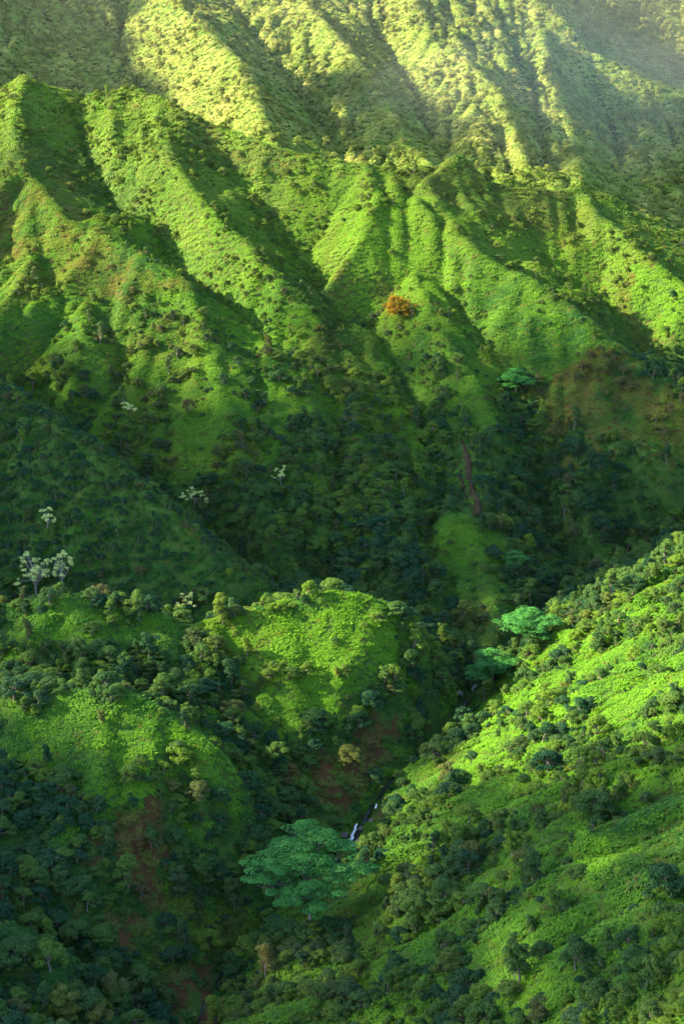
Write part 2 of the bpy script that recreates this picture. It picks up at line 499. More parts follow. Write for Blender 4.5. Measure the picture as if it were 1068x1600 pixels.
M_BARK = bark_mat("bark", (.05,.04,.03), (.20,.18,.15))
M_PALEBARK = bark_mat("pale_bark", (.10,.09,.075), (.24,.22,.19))

# ------------------------------------------------------------------ leaf and limb meshes
class MB:
    def __init__(self):
        self.v, self.f, self.a, self.m, self.n = [], [], [], [], 0
    def add(self, v, f, leaf=None, mat=0):
        if len(f) == 0: return
        v = np.asarray(v, np.float32); f = np.asarray(f, np.int32)
        self.v.append(v); self.f.append(f + self.n); self.n += len(v)
        self.a.append(np.full(len(f), .5) if leaf is None else np.asarray(leaf)); self.m.append(np.full(len(f), mat))
    def mesh(self, name, mats):
        v = np.concatenate(self.v); me = bpy.data.meshes.new(name)
        f = np.concatenate(self.f); a = np.concatenate(self.a).astype(np.float32); mi = np.concatenate(self.m).astype(np.int32)
        k = f.shape[1]
        me.vertices.add(len(v)); me.vertices.foreach_set('co', v.ravel())
        me.loops.add(f.size); me.loops.foreach_set('vertex_index', f.ravel())
        me.polygons.add(len(f)); me.polygons.foreach_set('loop_start', np.arange(0, f.size, k, dtype=np.int32))
        me.polygons.foreach_set('material_index', mi)
        at_ = me.attributes.new('leaf', 'FLOAT', 'FACE'); at_.data.foreach_set('value', a)
        for m in mats: me.materials.append(m)
        me.update(); me.validate()
        return me

def unit(n):
    d = rng.normal(size=(n, 3)); return d / np.linalg.norm(d, axis=1, keepdims=True)

def leaf_quads(c, nrm, size, aspect=.62, droop=.0):
    """pointed leaf sprays (four-cornered kites) centred at c, facing nrm"""
    n = len(c)
    r = unit(n)
    t = np.cross(nrm, r); t /= np.linalg.norm(t, axis=1, keepdims=True) + 1e-9
    b = np.cross(nrm, t)
    s = np.asarray(size).reshape(-1, 1) * np.ones((n, 1))
    p0 = c - t*s*.5; p2 = c + t*s*.5 - nrm*s*droop
    p1 = c + b*s*aspect*.5 + nrm*s*.08; p3 = c - b*s*aspect*.5 + nrm*s*.08
    v = np.stack([p0, p1, p2, p3], 1).reshape(-1, 3)
    f = np.arange(4*n).reshape(n, 4)
    return v, f

def tube(path, radii, sides=6):
    P = np.asarray(path, float); n = len(P)
    T = np.gradient(P, axis=0); T /= np.linalg.norm(T, axis=1, keepdims=True) + 1e-9
    ref = np.array([.3, .9, .1])
    A = np.cross(T, ref); A /= np.linalg.norm(A, axis=1, keepdims=True) + 1e-9
    B = np.cross(T, A)
    an = np.linspace(0, 2*math.pi, sides, endpoint=False)
    v = (P[:, None] + np.asarray(radii)[:, None, None] * (np.cos(an)[None, :, None]*A[:, None] + np.sin(an)[None, :, None]*B[:, None])).reshape(-1, 3)
    f = []
    for i in range(n-1):
        for j in range(sides):
            k = (j+1) % sides
            f.append((i*sides+j, i*sides+k, (i+1)*sides+k, (i+1)*sides+j))
    return v, np.array(f)

def bend_path(a, b, n=5, wob=.08):
    a, b = np.asarray(a, float), np.asarray(b, float)
    t = np.linspace(0, 1, n)[:, None]
    L = np.linalg.norm(b-a)
    p = a + (b-a)*t + np.sin(t*math.pi)*rng.normal(size=3)*L*wob
    return p

def lobes_crown(mb, lobes, density, size, mat=0, flat=.75, up=.25, shell=.35):
    """leaf sprays over every lobe (centre, radii), denser on the skin, each spray facing roughly outward and up"""
    C = np.array([l[0] for l in lobes]); Rr = np.array([l[1] for l in lobes])
    for i, (c, r) in enumerate(lobes):
        c, r = np.asarray(c, float), np.asarray(r, float)
        n = int(density * (r[0]*r[1] + r[0]*r[2] + r[1]*r[2]) * 1.3)
        d = unit(n)
        d[:, 2] = np.where(d[:, 2] < -.35, -d[:, 2], d[:, 2])
        rad = 1 - shell * rng.random(n)**2
        p = c + d*r*rad[:, None]*(1 + .10*rng.normal(size=(n, 1)))
        # drop what is buried inside other lobes
        keep = np.ones(n, bool)
        for j in range(len(lobes)):
            if j != i:
                q = (p - C[j]) / Rr[j]
                keep &= (q*q).sum(1) > .5
        p, d = p[keep], d[keep]
        nr = d / r; nr /= np.linalg.norm(nr, axis=1, keepdims=True)
        nr = nr + .75*unit(len(p))*.8 + np.array([0, 0, up]); nr /= np.linalg.norm(nr, axis=1, keepdims=True)
        v, f = leaf_quads(p, nr, size * rng.uniform(.65, 1.3, len(p)))
        lobe_shift = rng.uniform(-.15, .15)
        mb.add(v, f, np.clip(.5 + lobe_shift + .25*rng.normal(size=len(f)), 0, 1), mat)

def make_tree_meshes(kind, rs):
    """one tree in three shapes of crown; 1 unit = 1 m, crown about 5 m across"""
    lobes = []
    h, rr, depth = {'round': (4.3, 2.1, 2.9), 'spreading': (3.5, 2.7, 2.2), 'upright': (6.0, 1.5, 4.8), 'ragged': (3.2, 2.3, 2.4)}[kind]
    n = int(rng.integers(22, 30))
    skew = rng.uniform(-.5, .5, 2)
    for i in range(n):
        a = rng.uniform(0, 6.283); q = math.sqrt(rng.uniform(.0, 1.0))
        x, y = math.cos(a)*rr*q*.9 + skew[0]*q, math.sin(a)*rr*q*.9 + skew[1]*q
        z = h - .6 - depth*(q**2)*rng.uniform(.6, 1.15) - rng.uniform(0, .5)
        if kind == 'upright': z = h - .6 - depth*rng.random()*(.4 + .6*q); x *= .9; y *= .9
        r = rng.uniform(.36, .85) * (1.15 - .4*q)
        lobes.append(((x, y, z), (r*rng.uniform(1, 1.4), r*rng.uniform(1, 1.4), r*rng.uniform(.55, .9))))
    crown = MB(); lobes_crown(crown, lobes, 120, .27)
    wood = MB()
    top = np.array([rng.uniform(-.2, .2), rng.uniform(-.2, .2), h*.62])
    v, f = tube(bend_path((0, 0, -.8), top, 6, .05), np.linspace(.17, .08, 6)); wood.add(v, f)
    for (c, r) in lobes[::2]:
        s = np.array([0, 0, h*rng.uniform(.25, .5)]) + top*np.array([.5, .5, 0])
        v, f = tube(bend_path(s, np.array(c) + [0, 0, -.1], 4, .12), np.linspace(.075, .025, 4), 5); wood.add(v, f)
    return crown, wood

def fern_mesh(i):
    """a low thicket of arching fronds, 1.7 m across"""
    mb = MB()
    nf = 52
    for k in range(nf):
        a = rng.uniform(0, 6.283); L = rng.uniform(.28, .75); r0 = .72*math.sqrt(rng.random())
        el = rng.uniform(.25, 1.1)
        o = np.array([math.cos(a*1.7+k)*r0, math.sin(a*1.7+k)*r0, rng.uniform(-.05, .15)])
        d = np.array([math.cos(a), math.sin(a), 0]); s = np.array([-math.sin(a), math.cos(a), 0])
        w = rng.uniform(.065, .13)
        pts = []
        for j, t in enumerate((0, .4, .75, 1.0)):
            c = o + d*L*t*math.cos(el*(1-t*.6)) + np.array([0, 0, L*(math.sin(el)*t - .55*t*t)])
            ww = w*(.25, 1, .75, .05)[j]
            pts += [c - s*ww + [0, 0, -.05], c + s*ww + [0, 0, -.05]]
        mb.add(pts, [(0,1,3,2), (2,3,5,4), (4,5,7,6)], np.full(3, np.clip(.5+.28*rng.normal(), 0, 1)))
    return mb

# ------------------------------------------------------------------ scatter: one stuff object whose plants stand on its points
PROTO = {}
def proto_collection(name, meshes):
    c = bpy.data.collections.new(name)
    for k, me in enumerate(meshes):
        o = bpy.data.objects.new("%s_%02d" % (name, k), me); c.objects.link(o)
    return c

def euler_from_normal(n, yaw, keep):
    """euler angles of a plant turned by yaw and tipped by `keep` of the way from upright to the slope's normal"""
    z = n * keep + np.array([0, 0, 1.0]) * (1 - keep); z /= np.linalg.norm(z, axis=1, keepdims=True)
    xr = np.stack([np.cos(yaw), np.sin(yaw), np.zeros_like(yaw)], -1)
    y = np.cross(z, xr); y /= np.linalg.norm(y, axis=1, keepdims=True)
    x = np.cross(y, z)
    ey = np.arcsin(np.clip(-x[:, 2], -1, 1)); ex = np.arctan2(y[:, 2], z[:, 2]); ez = np.arctan2(x[:, 1], x[:, 0])
    return np.stack([ex, ey, ez], -1)

def scatter(name, P, rot, scale, pick, tint, dry, straw, coll):
    me = bpy.data.meshes.new(name)
    me.vertices.add(len(P)); me.vertices.foreach_set('co', P.astype(np.float32).ravel())
    for nm, ty, arr in (('rot', 'FLOAT_VECTOR', rot), ('size', 'FLOAT_VECTOR', scale), ('pick', 'INT', pick), ('tint', 'FLOAT', tint), ('dry', 'FLOAT', dry), ('straw', 'FLOAT', straw)):
        a = me.attributes.new(nm, ty, 'POINT')
        a.data.foreach_set('vector' if ty == 'FLOAT_VECTOR' else 'value', np.ascontiguousarray(arr, dtype=np.int32 if ty == 'INT' else np.float32).ravel())
    o = bpy.data.objects.new(name, me); COL.objects.link(o)
    g = bpy.data.node_groups.new(name, 'GeometryNodeTree')
    g.interface.new_socket("Geometry", in_out='INPUT', socket_type='NodeSocketGeometry')
    g.interface.new_socket("Geometry", in_out='OUTPUT', socket_type='NodeSocketGeometry')
    gi, go = g.nodes.new("NodeGroupInput"), g.nodes.new("NodeGroupOutput")
    ci = g.nodes.new("GeometryNodeCollectionInfo"); ci.inputs['Collection'].default_value = coll
    ci.inputs['Separate Children'].default_value = True; ci.inputs['Reset Children'].default_value = True
    ip = g.nodes.new("GeometryNodeInstanceOnPoints"); ip.inputs['Pick Instance'].default_value = True
    def named(nm, ty):
        n = g.nodes.new("GeometryNodeInputNamedAttribute"); n.data_type = ty; n.inputs['Name'].default_value = nm
        return n.outputs['Attribute']
    er = g.nodes.new("FunctionNodeEulerToRotation")
    g.links.new(named('rot', 'FLOAT_VECTOR'), er.inputs[0])
    g.links.new(gi.outputs[0], ip.inputs['Points']); g.links.new(ci.outputs[0], ip.inputs['Instance'])
    g.links.new(named('pick', 'INT'), ip.inputs['Instance Index']); g.links.new(er.outputs[0], ip.inputs['Rotation'])
    g.links.new(named('size', 'FLOAT_VECTOR'), ip.inputs['Scale']); g.links.new(ip.outputs[0], go.inputs[0])
    o.modifiers.new("plants", 'NODES').node_group = g
    o["kind"] = "stuff"
    return o

# tree prototypes
KINDS = ['round', 'spreading', 'upright', 'ragged']
TREES = []      # (kind, crown mesh, trunk mesh)
joined = []
for kind in KINDS:
    for rep in range(2):
        c, w = make_tree_meshes(kind, rep)
        cm, wm = c.mesh("crown", [M_TREE]), w.mesh("trunk", [M_BARK])
        TREES.append((kind, cm, wm))
        j = MB()
        for src, mi in ((c, 0), (w, 1)):
            for v_, f_, a_ in zip(src.v, src.f, src.a):
                j.v.append(v_); j.f.append(f_ - f_.min() + j.n); j.n += len(v_); j.a.append(a_); j.m.append(np.full(len(f_), mi))
        joined.append(j.mesh("forest_tree", [M_TREE, M_BARK]))
FERNS = [fern_mesh(i).mesh("fern", [M_FERN]) for i in range(5)]

def in_view(x, y, z, mu=430, mv=160):
    u, v = project(np.stack([x, y, z], -1))
    return (u > -mu) & (u < 1068+mu) & (v > -mv) & (v < 1600+mv) & (y > 60)

# spots that stay clear of trees: stream openings, rock face, bare earth (pixel centre, radius px, y range)
CLEAR = [(552,1318,20,(300,335)), (585,1266,14,(318,345)), (724,1100,20,(360,392)), (733,752,15,(465,515)), (722,706,13,(465,520)), (741,790,16,(460,505)), (728,728,14,(460,520)), (738,772,15,(460,505)), (742,806,14,(455,500)), 
         (295,1575,36,(225,275)), (470,1425,22,(275,312)), (545,1240,16,(322,350))]
def cleared(x, y, z):
    u, v = project(np.stack([x, y, z], -1))
    m = np.zeros(x.shape, bool)
    for cu, cv, r, (ya, yb) in CLEAR:
        m |= ((u-cu)**2 + ((v-cv)*.8)**2 < r*r) & (y > ya) & (y < yb)
    return m

# ---- trees
tx, ty_ = jitter_grid(-260, 300, 120, 1240, 2.25)
tz = sample(HT, tx, ty_)
k = in_view(tx, ty_, tz)
tx, ty_, tz = tx[k], ty_[k], tz[k]
tr, hu, br = cover(tx, ty_, tz)
clump = .6*fbm(tx/16, ty_/16, 71, 3) + .4*fbm(tx/6, ty_/6, 73, 2)
gul = sample(HT, tx, ty_) - sample(blur(HT, 12), tx, ty_)        # hollows hold more trees than ridges
p = tr + np.where(tr < .9, (clump - .5) * 4.6 * np.clip(tr*2.2, .1, 1) - .06 * gul, 0)
keep = (rng.random(len(tx)) < p) & (stream_dist(tx, ty_) > 1.5) & ~cleared(tx, ty_, tz)
tx, ty_, tz, tr, hu, br = (q[keep] for q in (tx, ty_, tz, tr, hu, br))
n = len(tx)
t_s = np.clip(rng.lognormal(-.24, .50, n), .3, 2.0) * np.where(tr > .9, .74, np.where(ty_ > 540, .44, .68))
t_s = t_s * np.where(ty_ > 700, 1.12, 1)
ru, rv = project(np.stack([tx, ty_, tz], -1))          # the dark ridge carries a low, even canopy
low = inside(ru, rv, [(-300,540),(0,585),(100,655),(200,725),(300,815),(400,905),(300,950),(-300,930)]) & (ty_ > 385) & (ty_ < 520)
t_s = np.where(low, np.clip(t_s, .4, .9)*.85, t_s)
t_pick = rng.choice(8, n, p=[.17,.17,.15,.15,.07,.07,.11,.11])
t_tint = np.clip(.45 + .28*rng.normal(size=n) + (hu-.5)*.35 + .5*(fbm(tx/25, ty_/25, 77) - .5) + np.clip((ty_-540)/300, 0, .45), 0, 1.3)  # last term lightens far trees, painting in the sun on the upper slopes
t_dry = np.clip(np.where(rng.random(n) < .03, rng.uniform(.2, .5, n), 0) + br * rng.uniform(.3, .7, n), 0, .9)
t_straw = np.clip(np.interp(ty_, [600, 720, 760, 1000], [0.02, .10, .36, .42]) * rng.uniform(.4, 1.4, n), 0, .8)  # distant trees paled, warm hazy light put into their colour
# a few more where the picture shows them close in front of the big umbrella tree
def spot(u, v, ya=100, yb=1200):
    """the ground seen at a pixel"""
    for Y in np.arange(ya, yb, .5):
        x, y, z = at(u, v, Y)
        if z < float(sample(HT, x, y)):
            return np.array([x, y, float(sample(HT, x, y))])
    raise ValueError((u, v))
for (u_, v_) in ((452,1466), (502,1470), (476,1474), (432,1458), (524,1462), (488,1484), (464,1486)):
    q = spot(u_, v_, 225)
    tx, ty_, tz = np.append(tx, q[0]), np.append(ty_, q[1]), np.append(tz, q[2])
    t_s, t_pick, t_tint, t_dry = np.append(t_s, 1.3), np.append(t_pick, rng.integers(0, 8)), np.append(t_tint, .3), np.append(t_dry, 0); t_straw = np.append(t_straw, 0)
n = len(tx)
t_yaw = rng.uniform(0, 6.283, n)
t_P = np.stack([tx, ty_, tz - .15*t_s], -1)
t_sc = t_s[:, None] * rng.uniform(.85, 1.15, (n, 3))

# ------------------------------------------------------------------ air
def box_mesh(name, x0, x1, y0, y1, z0, z1):
    me = bpy.data.meshes.new(name)
    v = [(x, y, z) for z in (z0, z1) for y in (y0, y1) for x in (x0, x1)]
    me.from_pydata(v, [], [(0,2,3,1), (4,5,7,6), (0,1,5,4), (2,6,7,3), (0,4,6,2), (1,3,7,5)])
    return me
HAZE_TOP = max(float(HT.max()) + 14, 20)
hz = bpy.data.objects.new("haze", box_mesh("haze", GX[0]-40, GX[-1]+40, GY[0]-40, GY[-1]+40, float(HT.min())-3, HAZE_TOP))
COL.objects.link(hz); hz["kind"] = "stuff"
m, nt, out = new_mat("haze")
pv = nt.nodes.new("ShaderNodeVolumePrincipled")
pv.inputs["Color"].default_value = (.86, .93, 1.0, 1)
pv.inputs["Density"].default_value = HAZE
pv.inputs["Anisotropy"].default_value = .2
nt.links.new(pv.outputs[0], out.inputs["Volume"])
hz.data.materials.append(m)

# thin broken cloud added out of view, its puffs thickened to shade chosen slopes
def ground_ray(o, d, tmax, step=6.0):
    """first places where rays from o (n,3) along d meet the ground"""
    o = np.asarray(o, float); hit = np.full(len(o), np.nan)
    for t in np.arange(0, tmax, step):
        q = o + np.asarray(d) * t
        m = np.isnan(hit) & (q[:, 2] < sample(HT, q[:, 0], q[:, 1]))
        hit[m] = t
    return o + np.asarray(d) * np.nan_to_num(hit, nan=tmax)[:, None], ~np.isnan(hit)

SHADE = [   # polygon, y range, puff thickness chosen to shade it
 ([(-300,590),(0,615),(100,690),(200,760),(300,850),(400,930),(-300,950)], (385,500), 1.0),
 ([(-300,480),(0,500),(150,590),(280,660),(450,620),(640,560),(640,700),(300,790),(0,600),(-300,560)], (420,620), .16),
 ([(-300,560),(0,595),(100,665),(200,735),(300,790),(400,730),(520,690),(640,670),(790,650),(785,760),(680,785),(655,930),(530,940),(-300,960)], (395,560), .8),
 ([(790,640),(850,690),(1000,730),(1300,740),(1300,900),(860,960),(830,860),(790,760)], (440,560), .75),
 ([(-300,960),(230,950),(300,1000),(290,1080),(-300,1080)], (310,400), .04),
 ([(-300,1060),(240,1090),(330,1180),(380,1280),(-300,1260)], (280,345), .04),
 ([(-300,1240),(300,1260),(340,1420),(310,1700),(-300,1700)], (150,300), .8),
 ([(560,940),(700,960),(735,1050),(640,1210),(560,1250),(640,1080)], (320,440), .4),
 ([(420,1400),(700,1330),(1300,1250),(1300,1800),(300,1800)], (60,300), .07),
 ([(560,1300),(760,1180),(1300,1090),(1300,1260),(700,1340)], (60,340), .03),
 ([(470,560),(640,520),(700,600),(760,670),(640,690),(470,680)], (470,600), .15),
 ([(780,540),(1000,570),(1300,640),(1300,740),(1000,730),(800,640)], (470,570), .15),
 ([(-300,-100),(150,-100),(185,40),(170,120),(240,190),(-300,150)], (735,1000), .35),
 ([(880,-100),(1300,-100),(1300,160),(1068,135),(960,100),(900,50)], (950,1300), .6),
 ([(920,170),(1300,190),(1300,420),(1068,370),(950,310)], (720,960), .45),
 ([(520,140),(600,130),(660,240),(600,250)], (740,900), .35),
]
def build_shade_cloud():
    zc = HAZE_TOP + 110
    sd = np.array(SUN_DIR)
    # candidate places of puffs: back along the sun's rays from a plane at z = -110
    gx, gy = np.meshgrid(np.arange(-330, 420, 9.0), np.arange(90, 1250, 9.0))
    base = np.stack([gx.ravel() + rng.uniform(-4, 4, gx.size), gy.ravel() + rng.uniform(-4, 4, gx.size), np.full(gx.size, -110.0)], -1)
    C0 = base + sd * ((zc - base[:, 2]) / sd[2])[:, None]
    P, ok = ground_ray(base + sd * ((HAZE_TOP - base[:, 2]) / sd[2])[:, None], -sd, 1500)
    u, v = project(P)
    k = np.clip(500 / np.maximum(P[:, 1], 150), .6, 1.6)
    u = u + 110 * (fbm(P[:, 0]/24, P[:, 1]/24, 91, 3) - .5) * k; v = v + 90 * (fbm(P[:, 0]/24, P[:, 1]/24, 95, 3) - .5) * k
    th = np.zeros(len(P))
    for poly, (ya, yb), t in SHADE:
        m = inside(u, v, poly) & (P[:, 1] > ya) & (P[:, 1] < yb) & ok
        th[m] = np.maximum(th[m], t)
    sel = np.where(th > 0)[0]
    # one puff shape, a lumpy ball
    bm = bmesh.new(); bmesh.ops.create_icosphere(bm, subdivisions=2, radius=1.0)
    sv = np.array([p.co[:] for p in bm.verts]); sf = np.array([[p.index for p in f.verts] for f in bm.faces]); bm.free()
    V, F, A = [], [], []
    for n_, i in enumerate(sel):
        r = rng.uniform(9, 13)
        s = sv * (1 + .22*(vnoise(sv[:, 0]*2 + n_*7.1, sv[:, 1]*2 + sv[:, 2]*1.7, 3) - .5))[:, None]
        V.append(s * np.array([r, r, r*.8]) + C0[i] + [0, 0, rng.uniform(-6, 14)]); F.append(sf + n_*len(sv)); A.append(np.full(len(sf), th[i]))
    me = bpy.data.meshes.new("shade_cloud")
    V, F, A = np.concatenate(V).astype(np.float32), np.concatenate(F).astype(np.int32), np.concatenate(A).astype(np.float32)
    me.vertices.add(len(V)); me.vertices.foreach_set('co', V.ravel())
    me.loops.add(F.size); me.loops.foreach_set('vertex_index', F.ravel())
    me.polygons.add(len(F)); me.polygons.foreach_set('loop_start', np.arange(0, F.size, 3, dtype=np.int32)); me.polygons.foreach_set('use_smooth', np.ones(len(F), bool))
    a = me.attributes.new('thick', 'FLOAT', 'FACE'); a.data.foreach_set('value', A)
    me.update()
    o = bpy.data.objects.new("shade_cloud", me); COL.objects.link(o); o["kind"] = "stuff"
    m, nt, out = new_mat("shade_cloud_vapour")
    L = nt.links.new
    at_ = N(nt, "ShaderNodeAttribute", attribute_name="thick")
    lw = N(nt, "ShaderNodeLayerWeight"); lw.inputs['Blend'].default_value = .5
    inv = N(nt, "ShaderNodeMath", operation='SUBTRACT'); inv.inputs[0].default_value = 1; L(lw.outputs['Facing'], inv.inputs[1])
    mu = N(nt, "ShaderNodeMath", operation='MULTIPLY'); L(inv.outputs[0], mu.inputs[0]); L(at_.outputs['Fac'], mu.inputs[1])
    mu2 = N(nt, "ShaderNodeMath", operation='MULTIPLY', use_clamp=True); L(mu.outputs[0], mu2.inputs[0]); mu2.inputs[1].default_value = CLOUD_GAIN
    df = N(nt, "ShaderNodeBsdfDiffuse"); df.inputs[0].default_value = (.85, .86, .88, 1)
    tl = N(nt, "ShaderNodeBsdfTranslucent"); tl.inputs[0].default_value = (.85, .86, .88, 1)
    m1 = N(nt, "ShaderNodeMixShader"); m1.inputs[0].default_value = .5; L(df.outputs[0], m1.inputs[1]); L(tl.outputs[0], m1.inputs[2])
    tp = N(nt, "ShaderNodeBsdfTransparent")
    m2 = N(nt, "ShaderNodeMixShader"); L(mu2.outputs[0], m2.inputs[0]); L(tp.outputs[0], m2.inputs[1]); L(m1.outputs[0], m2.inputs[2])
    L(m2.outputs[0], out.inputs[0])
    me.materials.append(m)
    print("cloud puffs", len(sel), "haze top", HAZE_TOP)
import bmesh
CLOUD_GAIN = 1.3
build_shade_cloud()

# mist drifting behind the front crest
def mist(name, c, r, dens):
    bm = bmesh.new(); bmesh.ops.create_icosphere(bm, subdivisions=4, radius=1.0)
    for q in bm.verts:
        n = mnoise.noise(q.co * 1.6 + Vector(c) * .01)
        q.co = Vector((q.co.x*r[0], q.co.y*r[1], q.co.z*r[2])) * (1 + .35*n) + Vector(c)
    me = bpy.data.meshes.new(name); bm.to_mesh(me); bm.free()
    o = bpy.data.objects.new(name, me); COL.objects.link(o); o["kind"] = "stuff"
    m, nt, out = new_mat("mist_vapour")
    pv = nt.nodes.new("ShaderNodeVolumePrincipled")
    pv.inputs["Color"].default_value = (.95, .97, 1, 1); pv.inputs["Density"].default_value = dens; pv.inputs["Anisotropy"].default_value = .2
    nt.links.new(pv.outputs[0], out.inputs["Volume"]); me.materials.append(m)
mist("mist", at(600, 60, 870), (280, 130, 80), .00015)
mist("mist", at(960, 60, 900), (120, 140, 75), .00014)
mist("mist", at(850, 170, 800), (85, 70, 48), .00042)
forest_coll = proto_collection("forest_tree", joined)
fern_coll = proto_collection("fern", FERNS)
# ---- ground and ferns
gz = HT
gtr, ghu, gbr = cover(XX.ravel(), YY.ravel(), HT.ravel())
me = grid_mesh("terrain", XX, YY, HT)
for nm, arr in (('hue', ghu), ('dry', np.clip(gbr, 0, 1)), ('woods', gtr)):
    a = me.attributes.new(nm, 'FLOAT', 'POINT'); a.data.foreach_set('value', arr.astype(np.float32))
ter = bpy.data.objects.new("terrain", me); COL.objects.link(ter); ter["kind"] = "structure"
m, nt, out = new_mat("hillside_ground")
L = nt.links.new
tc = N(nt, "ShaderNodeNewGeometry")
n1 = N(nt, "ShaderNodeTexNoise"); n1.inputs['Scale'].default_value = .9; n1.inputs['Detail'].default_value = 8; L(tc.outputs['Position'], n1.inputs[0])
rp = N(nt, "ShaderNodeMix", data_type='RGBA'); rp.inputs[6].default_value = (.012,.03,.009,1); rp.inputs[7].default_value = (.05,.10,.015,1); L(n1.outputs[0], rp.inputs[0])
ad = N(nt, "ShaderNodeAttribute", attribute_name="dry")
mx = N(nt, "ShaderNodeMix", data_type='RGBA'); L(ad.outputs['Fac'], mx.inputs[0]); L(rp.outputs[2], mx.inputs[6]); mx.inputs[7].default_value = (.058,.032,.012,1)
bs = N(nt, "ShaderNodeBsdfPrincipled"); bs.inputs['Roughness'].default_value = .95; bs.inputs['Specular IOR Level'].default_value = .05; L(mx.outputs[2], bs.inputs['Base Color'])
bp = N(nt, "ShaderNodeBump"); bp.inputs['Strength'].default_value = .6; bp.inputs['Distance'].default_value = .5; L(n1.outputs[0], bp.inputs['Height']); L(bp.outputs[0], bs.inputs['Normal'])
L(bs.outputs[0], out.inputs[0])
me.materials.append(m)

fx, fy = [], []
for (a, b, s) in ((100, 420, 1.0), (420, 640, 1.05), (640, 1240, 1.6)):
    x, y = jitter_grid(-260, 300, a, b, s); fx.append(x); fy.append(y)
fx, fy = np.concatenate(fx), np.concatenate(fy)
fz = sample(HT, fx, fy)
k = in_view(fx, fy, fz, 400, 120); fx, fy, fz = fx[k], fy[k], fz[k]
k = visible(np.stack([fx, fy, fz + 6], -1)) | (fy < 430); fx, fy, fz = fx[k], fy[k], fz[k]
ftr, fhu, fbr = cover(fx, fy, fz)
sd = stream_dist(fx, fy)
k = (rng.random(len(fx)) < np.where(ftr > .9, .45, 1.0) * np.where(fbr > 1.25, .45, 1) ) & (sd > 1.0)
k &= ~(cleared(fx, fy, fz) & (rng.random(len(fx)) < .5))
fx, fy, fz, fhu, fbr, ftr = (q[k] for q in (fx, fy, fz, fhu, fbr, ftr))
n = len(fx)
big = np.where(fy > 640, 1.4, np.where(fy > 420, .95, .95))
patch = fbm(fx/7, fy/7, 83, 3) - .5
lump = fbm(fx/3, fy/3, 87, 2)
f_s = rng.uniform(.8, 1.5, n) * big * np.where(fy > 480, .6 + .85*lump, .35 + 1.5*lump**1.3)
f_tint = np.clip(fhu + .9*patch + .14*rng.normal(size=n) + np.clip((fy-560)/500, 0, .3), 0, 1.3)  # distance term brightens upper ferns as painted sunlight
f_dry = np.clip(fbr*(.45 + 1.5*patch) + np.where(rng.random(n) < .04, .5, 0), 0, .95)
f_straw = np.clip(np.interp(fy, [560, 640, 700, 760, 1000], [0.04, .12, .15, .50, .52]) * (.5 + fbm(fx/12, fy/12, 99, 3)) * rng.uniform(.6, 1.3, n), 0, .85)  # ferns pale with distance, the warm glow painted into the fronds
f_rot = euler_from_normal(normals(fx, fy), rng.uniform(0, 6.283, n), .7)
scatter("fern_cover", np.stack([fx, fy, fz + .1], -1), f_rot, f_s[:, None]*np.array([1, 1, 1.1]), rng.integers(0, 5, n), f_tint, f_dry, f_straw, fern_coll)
print("ferns", n, "trees", len(tx), time.time()-T0)

# ---- trees: the 300 that show largest stand as things of their own, the rest as woods
vis = visible(t_P + np.array([0, 0, 3.0]) * t_s[:, None])
tu, tv = project(t_P + np.array([0, 0, 3.0]) * t_s[:, None])
infr = (tu > 12) & (tu < 1056) & (tv > 12) & (tv < 1588)
show = np.where(vis & infr, t_s / np.linalg.norm(t_P, axis=1), 0)
order = np.argsort(-show)
NEAR = order[:300]
rest = np.ones(len(tx), bool); rest[NEAR] = False
t_rot = np.stack([rng.normal(0, .06, len(tx)), rng.normal(0, .06, len(tx)), t_yaw], -1)
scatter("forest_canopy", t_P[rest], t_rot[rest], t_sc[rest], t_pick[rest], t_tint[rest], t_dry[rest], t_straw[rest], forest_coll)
# ------------------------------------------------------------------ trees one can tell apart
def empty(name, loc, label, cat, group=None, rz=0.0):
    o = bpy.data.objects.new(name, None); COL.objects.link(o)
    o.empty_display_size = .5
    o.location = loc; o.rotation_euler = (0, 0, rz)
    o["label"] = label; o["category"] = cat
    if group: o["group"] = group
    return o

def child(name, me, parent):
    o = bpy.data.objects.new(name, me); COL.objects.link(o); o.parent = parent
    return o

